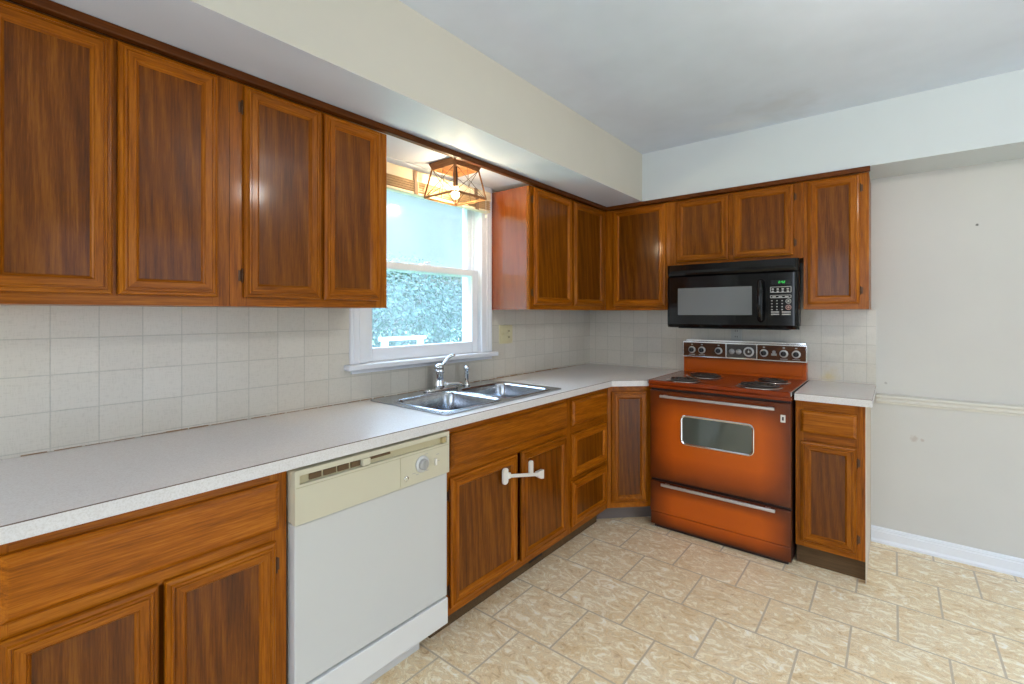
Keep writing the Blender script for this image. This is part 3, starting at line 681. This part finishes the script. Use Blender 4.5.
for x in (1.105, 1.146):
    b = B(); b.lathe([(.017, 0), (.017, .003), (.009, .004), (.007, .012), (.0, .012)], My(x, -.1117, ZK), 20, cap0=True); obj('timer_knob', b, M_DIAL, cp)
b = B(); b.lathe([(.031, 0), (.031, .004), (.027, .005), (.0, .005)], My(1.205, -.1117, ZK + .002), 28, cap0=True); ck = obj('clock_face', b, M_DIAL, cp)
b = B(); b.lathe([(.021, .0052), (.0, .0056)], My(1.205, -.1117, ZK + .002), 24); b.box(1.2042, 1.2058, -.118, -.1175, ZK, ZK + .018, mi=1); b.box(1.205, 1.217, -.118, -.1175, ZK + .0013, ZK + .0027, mi=1); b.lathe([(.005, .006), (.004, .012), (0, .012)], My(1.205, -.1117, ZK + .002), 12, mi=1)
obj('clock_hands', b, [M_CLOCKP, M_WHITEP], ck)
# burners
def burner(x, y, r, lift=0):
    n_ = 28
    b = B(); b.lathe([(r + .013, .8885), (r + .012, .8915), (r + .001, .8920), (r - .004, .888), (r * .6, .8885), (r * .2, .8885), (.0, .8885)], Matrix.Translation((x, y, 0)), n_)
    p = obj('burner', b, M_PAN, t)
    b = B(); pts = []; turns = 4 if r > .09 else 3; N = turns * 22
    for i in range(N + 1):
        a_ = i / N * turns * 2 * PI; rr = .016 + (r - .022) * i / N; pts.append((x + rr * math.cos(a_), y + rr * math.sin(a_), .8975 + lift))
    b.tube(pts, .0042, 6)
    for a_ in (.3, .3 + 2 * PI / 3, .3 + 4 * PI / 3): b.tube([(x, y, .8915 + lift), (x + (r - .006) * math.cos(a_), y + (r - .006) * math.sin(a_), .8915 + lift)], .0016, 5)
    obj('heating_coil', b, M_COIL, p)
burner(.948, -.555, .084); burner(.990, -.285, .098); burner(1.345, -.520, .102); burner(1.365, -.270, .084)

# ------------------------------------------------------------------ microwave
t = thing('microwave', 'black over-the-range microwave hung under the short cabinet', 'microwave', (1.15, -.2, 1.2))
X0, X1, Z0, Z1 = .789, 1.516, 1.196, 1.588
b = B(); b.box(X0 + .004, X1 - .042, -.372, -.0095, Z0 + .012, Z1); b.box(X0 + .07, X1 - .05, -.385, -.02, Z0 - .004, Z0 + .012); obj('microwave_body', b, M_BLACKM, t)
def curved(a0, a1, z0, z1, y0, y1, nm, par, m, rl=.0, rr=.0, seg=5):
    """front slab whose lower edge and outer ends roll back"""
    b = B(); prof = [(y0, z0 + .0), (y1 + .022, z0), (y1 + .008, z0 + .006), (y1, z0 + .022), (y1 - .002, (z0 + z1) / 2), (y1, z1), (y0, z1)]
    def sec(x, k): return [(x, min(y + k, y0), z) for y, z in prof]
    xs = [(a0 + rl * (1 - math.cos(i / seg * PI / 2)), rl * (1 - math.sin(i / seg * PI / 2))) for i in range(seg + 1)] if rl else [(a0, 0)]
    xe = [(a1 - rr * (1 - math.cos(i / seg * PI / 2)), rr * (1 - math.sin(i / seg * PI / 2))) for i in range(seg + 1)][::-1] if rr else [(a1, 0)]
    b.loops([sec(x, k) for x, k in xs + xe], cap0=True, cap1=True, smooth=False); return obj(nm, b, m, par)
curved(X0, X1, 1.5135, Z1, -.372, -.398, 'vent_grille', t, M_BLACK, .018, .028)
md = curved(X0, 1.362, Z0, 1.511, -.372, -.402, 'microwave_door', t, M_BLACK, .018, 0)
mp = curved(1.3635, X1, Z0, 1.511, -.372, -.402, 'control_panel', t, M_BLACK, 0, .028)
b = B(); b.prism(rrect(.862, 1.286, 1.275, 1.441, .004, 3), [], lambda a, c_, h: (a, h, c_), -.4052, -.4042); obj('door_window', b, M_MWGLASS, md)
b = B(); b.tube([(1.333, -.405, 1.245), (1.333, -.430, 1.252), (1.334, -.440, 1.30), (1.334, -.442, 1.36), (1.334, -.440, 1.42), (1.333, -.430, 1.462), (1.333, -.405, 1.468)], [.012, .014, .016, .0165, .016, .014, .012], 12); obj('door_handle', b, M_BLACK, md)
YP = -.4044
b = B(); b.box(1.382, 1.480, YP + .0008, YP + .0018, 1.446, 1.470); ds = obj('display', b, M_BLACKM, mp)
b = B()
SEG = {'1': 'bc', '2': 'abged', '4': 'fgbc', '8': 'abcdefg'}
def digit(x, z, ch, w_=.009, h_=.014, k_=.0016):
    R_ = {'a': (0, w_, h_ - k_, h_), 'd': (0, w_, 0, k_), 'g': (0, w_, h_ / 2 - k_ / 2, h_ / 2 + k_ / 2), 'b': (w_ - k_, w_, h_ / 2, h_), 'c': (w_ - k_, w_, 0, h_ / 2), 'f': (0, k_, h_ / 2, h_), 'e': (0, k_, 0, h_ / 2)}
    for s_ in SEG[ch]:
        q_ = R_[s_]; b.box(x + q_[0], x + q_[1], YP - .0004, YP + .0006, z + q_[2], z + q_[3])
digit(1.420, 1.452, '2', .007, .012); digit(1.4335, 1.452, '4', .007, .012); digit(1.444, 1.452, '2', .007, .012)
b.box(1.4295, 1.4311, YP - .0004, YP + .0006, 1.4545, 1.4561); b.box(1.4295, 1.4311, YP - .0004, YP + .0006, 1.4595, 1.4611)
obj('clock_digits', b, M_GREEN, ds, 'green clock digits')
def key(par, x0, x1, z0, z1, nm='button', m=M_GREYBTN, r=.002):
    b = B(); b.prism(rrect(x0, x1, z0, z1, r, 2), [], lambda a, c_, h: (a, h, c_), YP - .0006, YP + .0014); return obj(nm, b, m, par)
def ringkey(x0, x1, z0, z1):
    b = B(); b.prism(rrect(x0, x1, z0, z1, .004, 3), [rrect(x0 + .003, x1 - .003, z0 + .003, z1 - .003, .003, 3)], lambda a, c_, h: (a, h, c_), YP - .0006, YP + .0014); return obj('button_frame', b, M_GREYBTN, mp)
ringkey(1.379, 1.482, 1.400, 1.433); ringkey(1.379, 1.482, 1.370, 1.387)
for i in range(4):
    for j in range(2): key(mp, 1.386 + i * .0245, 1.397 + i * .0245, 1.403 + j * .013, 1.411 + j * .013)
for i in range(3): key(mp, 1.389 + i * .031, 1.407 + i * .031, 1.374, 1.380)
for i in range(3):
    for j in range(4): key(mp, 1.384 + i * .025, 1.391 + i * .025, 1.303 + j * .0165, 1.3085 + j * .0165)
for z, m_ in ((1.352, M_GREYBTN), (1.318, simple('reddish_key_print', rgb(178, 140, 130), .5))):
    b = B(); b.lathe([(.014, 0), (.014, .0012), (.0105, .0016), (.0105, .0004)], My(1.468, YP + .0008, z), 18); b.lathe([(.006, 0), (.006, .0012), (.0, .0014)], My(1.468, YP + .0008, z), 12); obj('round_button', b, m_, mp)
for x0, x1 in ((1.383, 1.423), (1.436, 1.479)):
    for z in (1.276, 1.289): key(mp, x0, x1, z, z + .007)

# ------------------------------------------------------------------ outlets
t = thing('wall_outlet', 'ivory double-gang plate with switch and socket on tile right of the window', 'outlet', (.008, -1.07, 1.09))
b = B(); b.box(.0083, .0135, -1.138, -1.008, 1.095, 1.212, bev=.002); pl = obj('cover_plate', b, M_IVORY, t)
b = B(); b.box(.0137, .0155, -1.115, -1.097, 1.125, 1.175); b.box(.0155, .022, -1.110, -1.102, 1.150, 1.162); obj('toggle_switch', b, M_IVORY, pl)
for z in (1.133, 1.172):
    b = B(); b.prism(rrect(-1.062, -1.030, z - .014, z + .014, .01, 4), [], lambda a, c_, h: (h, a, c_), .0137, .0155); s_ = obj('socket', b, M_IVORY, pl)
    b = B(); b.box(.0156, .0162, -1.054, -1.051, z - .004, z + .007); b.box(.0156, .0162, -1.042, -1.039, z - .004, z + .007); obj('socket_slots', b, M_DARK, s_)
t = thing('wall_outlet', 'small grey-white socket plate on the tile between range and microwave', 'outlet', (1.108, -.01, 1.09))
b = B(); b.box(1.075, 1.142, -.0135, -.0083, 1.108, 1.19, bev=.002); pl = obj('cover_plate', b, M_TILEOUT, t)
for z in (1.130, 1.168):
    b = B(); b.box(1.093, 1.124, -.0155, -.0137, z - .013, z + .013, bev=.0008); s_ = obj('socket', b, M_TILEOUT, pl)
    b = B(); b.box(1.101, 1.104, -.0162, -.0156, z - .004, z + .007); b.box(1.113, 1.116, -.0162, -.0156, z - .004, z + .007); obj('socket_slots', b, M_DARK, s_)

# ------------------------------------------------------------------ child latch across the sink doors
t = thing('cabinet_latch', 'white plastic child-safety latch strapped across the two sink cabinet doors', 'latch', (.59, -1.64, .56))
xf = .586
fl = lambda a, c_, h: (h, a, c_)
b = B(); b.prism(rrect(-1.790, -1.757, .535, .606, .014, 4), [], fl, xf + .001, xf + .011); b.box(xf + .002, xf + .014, -1.760, -1.742, .555, .580, bev=.002); obj('anchor_pad', b, M_WHITEP, t)
ya, za, yb, zb_ = -1.750, .567, -1.525, .515
b = B(); b.prism([(ya, za - .0075), (yb, zb_ - .0075), (yb, zb_ + .0075), (ya, za + .0075)], [], fl, xf + .010, xf + .015); b.prism([(ya, za - .002), (yb, zb_ - .002), (yb, zb_ + .002), (ya, za + .002)], [], fl, xf + .0148, xf + .0165); obj('strap', b, M_WHITEP, t)
b = B(); b.prism([(-1.545, .508), (-1.518, .492), (-1.496, .488), (-1.496, .530), (-1.518, .530), (-1.545, .530)], [], fl, xf + .001, xf + .018); obj('buckle', b, M_WHITEP, t)
b = B(); b.prism(rrect(-1.600, -1.574, .522, .594, .010, 3), [], fl, xf + .002, xf + .012); obj('release_tab', b, M_WHITEP, t)

# ------------------------------------------------------------------ lantern at the window
LX, LY = .184, -1.680
t = thing('ceiling_lantern', 'small lit wood-and-bronze open lantern fixed to the soffit before the window', 'ceiling lamp', (LX, LY, SZ))
b = B(); h_ = .083
b.loops([[(LX + sx_ * k_, LY + sy_ * k_, z) for sx_, sy_ in ((-1, -1), (1, -1), (1, 1), (-1, 1))] for k_, z in ((.060, 2.0435), (.094, 2.043), (.094, 2.036), (.084, 2.008), (.075, 2.008), (.068, 2.030), (.02, 2.032))], cap0=True, cap1=True)
obj('canopy', b, M_LAMPW, t)
T_, Bm = .083, .110; ZT, ZB = 2.010, 1.870
for sx_, sy_ in ((-1, -1), (1, -1), (1, 1), (-1, 1)):
    b = B(); b.tube([(LX + sx_ * T_, LY + sy_ * T_, ZT + .004), (LX + sx_ * Bm, LY + sy_ * Bm, ZB)], .0055, 4, smooth=False); obj('corner_post', b, M_LAMPW, t)
cs = [(-1, -1), (1, -1), (1, 1), (-1, 1)]
for i in range(4):
    a_, c_ = cs[i], cs[(i + 1) % 4]
    b = B(); b.tube([(LX + a_[0] * Bm, LY + a_[1] * Bm, ZB), (LX + c_[0] * Bm, LY + c_[1] * Bm, ZB)], .006, 4, smooth=False); obj('base_rail', b, M_LAMPW, t)
    b = B(); tp = lambda s_, k_, z: (LX + s_[0] * k_, LY + s_[1] * k_, z)
    b.tube([tp(a_, T_ - .002, ZT), tp(c_, Bm - .002, ZB)], .0014, 5); b.tube([tp(c_, T_ - .002, ZT), tp(a_, Bm - .002, ZB)], .0014, 5)
    m0 = Vector(tp(a_, Bm, ZB)).lerp(Vector(tp(c_, Bm, ZB)), .5); m1 = Vector(tp(a_, T_, ZT)).lerp(Vector(tp(c_, T_, ZT)), .5)
    b.tube([m0, m1], .0012, 5); obj('cross_wire', b, M_IRON, t)
b = B(); b.tube([(LX, LY, 2.03), (LX, LY, 1.97), (LX, LY, 1.928)], [.009, .012, .012], 14); s_ = obj('bulb_socket', b, M_IRON, t)
b = B(); b.lathe([(.009, 1.928), (.012, 1.920), (.017, 1.905), (.018, 1.892), (.015, 1.879), (.008, 1.871), (.0, 1.869)], Matrix.Translation((LX, LY, 0)), 20, cap0=True); bu = obj('bulb', b, M_BULB, t)

# ------------------------------------------------------------------ garden outside
def smooth_ball(cx_, cy_, cz_, rx, ry, rz, nl, ls, seed, name, label, cat, mat, trunk):
    random.seed(seed); root = thing(name, label, cat, (cx_, cy_, -.5), 'trees in the garden')
    b = B()
    for i in range(nl):
        u_ = random.uniform(-1, 1); th_ = random.uniform(0, 2 * PI); q_ = math.sqrt(1 - u_ * u_); d_ = Vector((q_ * math.cos(th_), q_ * math.sin(th_), u_))
        f_ = 1 + .28 * noise.noise(d_ * 2.3 + Vector((seed, 0, 0))); f_ *= random.uniform(.78, 1.02)
        p_ = Vector((cx_ + d_.x * rx * f_, cy_ + d_.y * ry * f_, cz_ + d_.z * rz * f_))
        n_ = (d_ + Vector((random.uniform(-.7, .7), random.uniform(-.7, .7), random.uniform(-.7, .7)))).normalized()
        a_ = n_.orthogonal().normalized(); c_ = n_.cross(a_); r_ = random.uniform(0, PI); a2 = a_ * math.cos(r_) + c_ * math.sin(r_); c2 = n_.cross(a2)
        s_ = ls * random.uniform(.7, 1.3); vs = [b.v(p_ + v_) for v_ in (a2 * s_, c2 * s_ * .5, -a2 * s_, -c2 * s_ * .5)]; b.face(vs)
    obj('foliage', b, mat, root)
    b = B(); b.tube([(cx_, cy_, -.5), (cx_ + .03, cy_, cz_ * .4), (cx_, cy_ + .03, cz_)], [trunk, trunk * .8, trunk * .4], 8); obj('trunk', b, M_BARK, root)
b = B(); b.box(-40, -.2, -20, 40, -.55, -.5); o = struct('ground_outside', b, M_LAWN)
TR = [(-5.0, 1.5, .7, 1.3, 1.35, 1.45, 'round blue-green leafy tree seen through the left of the lower window pane', M_LEAF), (-5.2, 4.7, .7, 1.5, 1.55, 1.5, 'round blue-green leafy tree seen through the right of the lower window pane', M_LEAF),
      (-9.8, 5.4, 1.0, 2.6, 4.0, 2.0, 'paler green tree standing behind the front trees outside the window', M_LEAF2)]
for i, q_ in enumerate(TR): smooth_ball(*q_[:6], 11000, .045, 3 + i * 11, 'garden_tree', q_[6], 'tree', q_[7], .12)
b = B()
t = thing('garden_railing', 'white garden railing seen low through the window glass', 'railing', (-2.6, .2, -.5))
for y in (-.1, .42):
    b = B(); b.box(-2.63, -2.57, y - .03, y + .03, -.5, .97); obj('post', b, M_OUTW, t)
b = B(); b.box(-2.64, -2.56, -.16, .48, .97, 1.01); b.box(-2.615, -2.585, -.07, .39, .25, .30); obj('top_rail', b, M_OUTW, t)
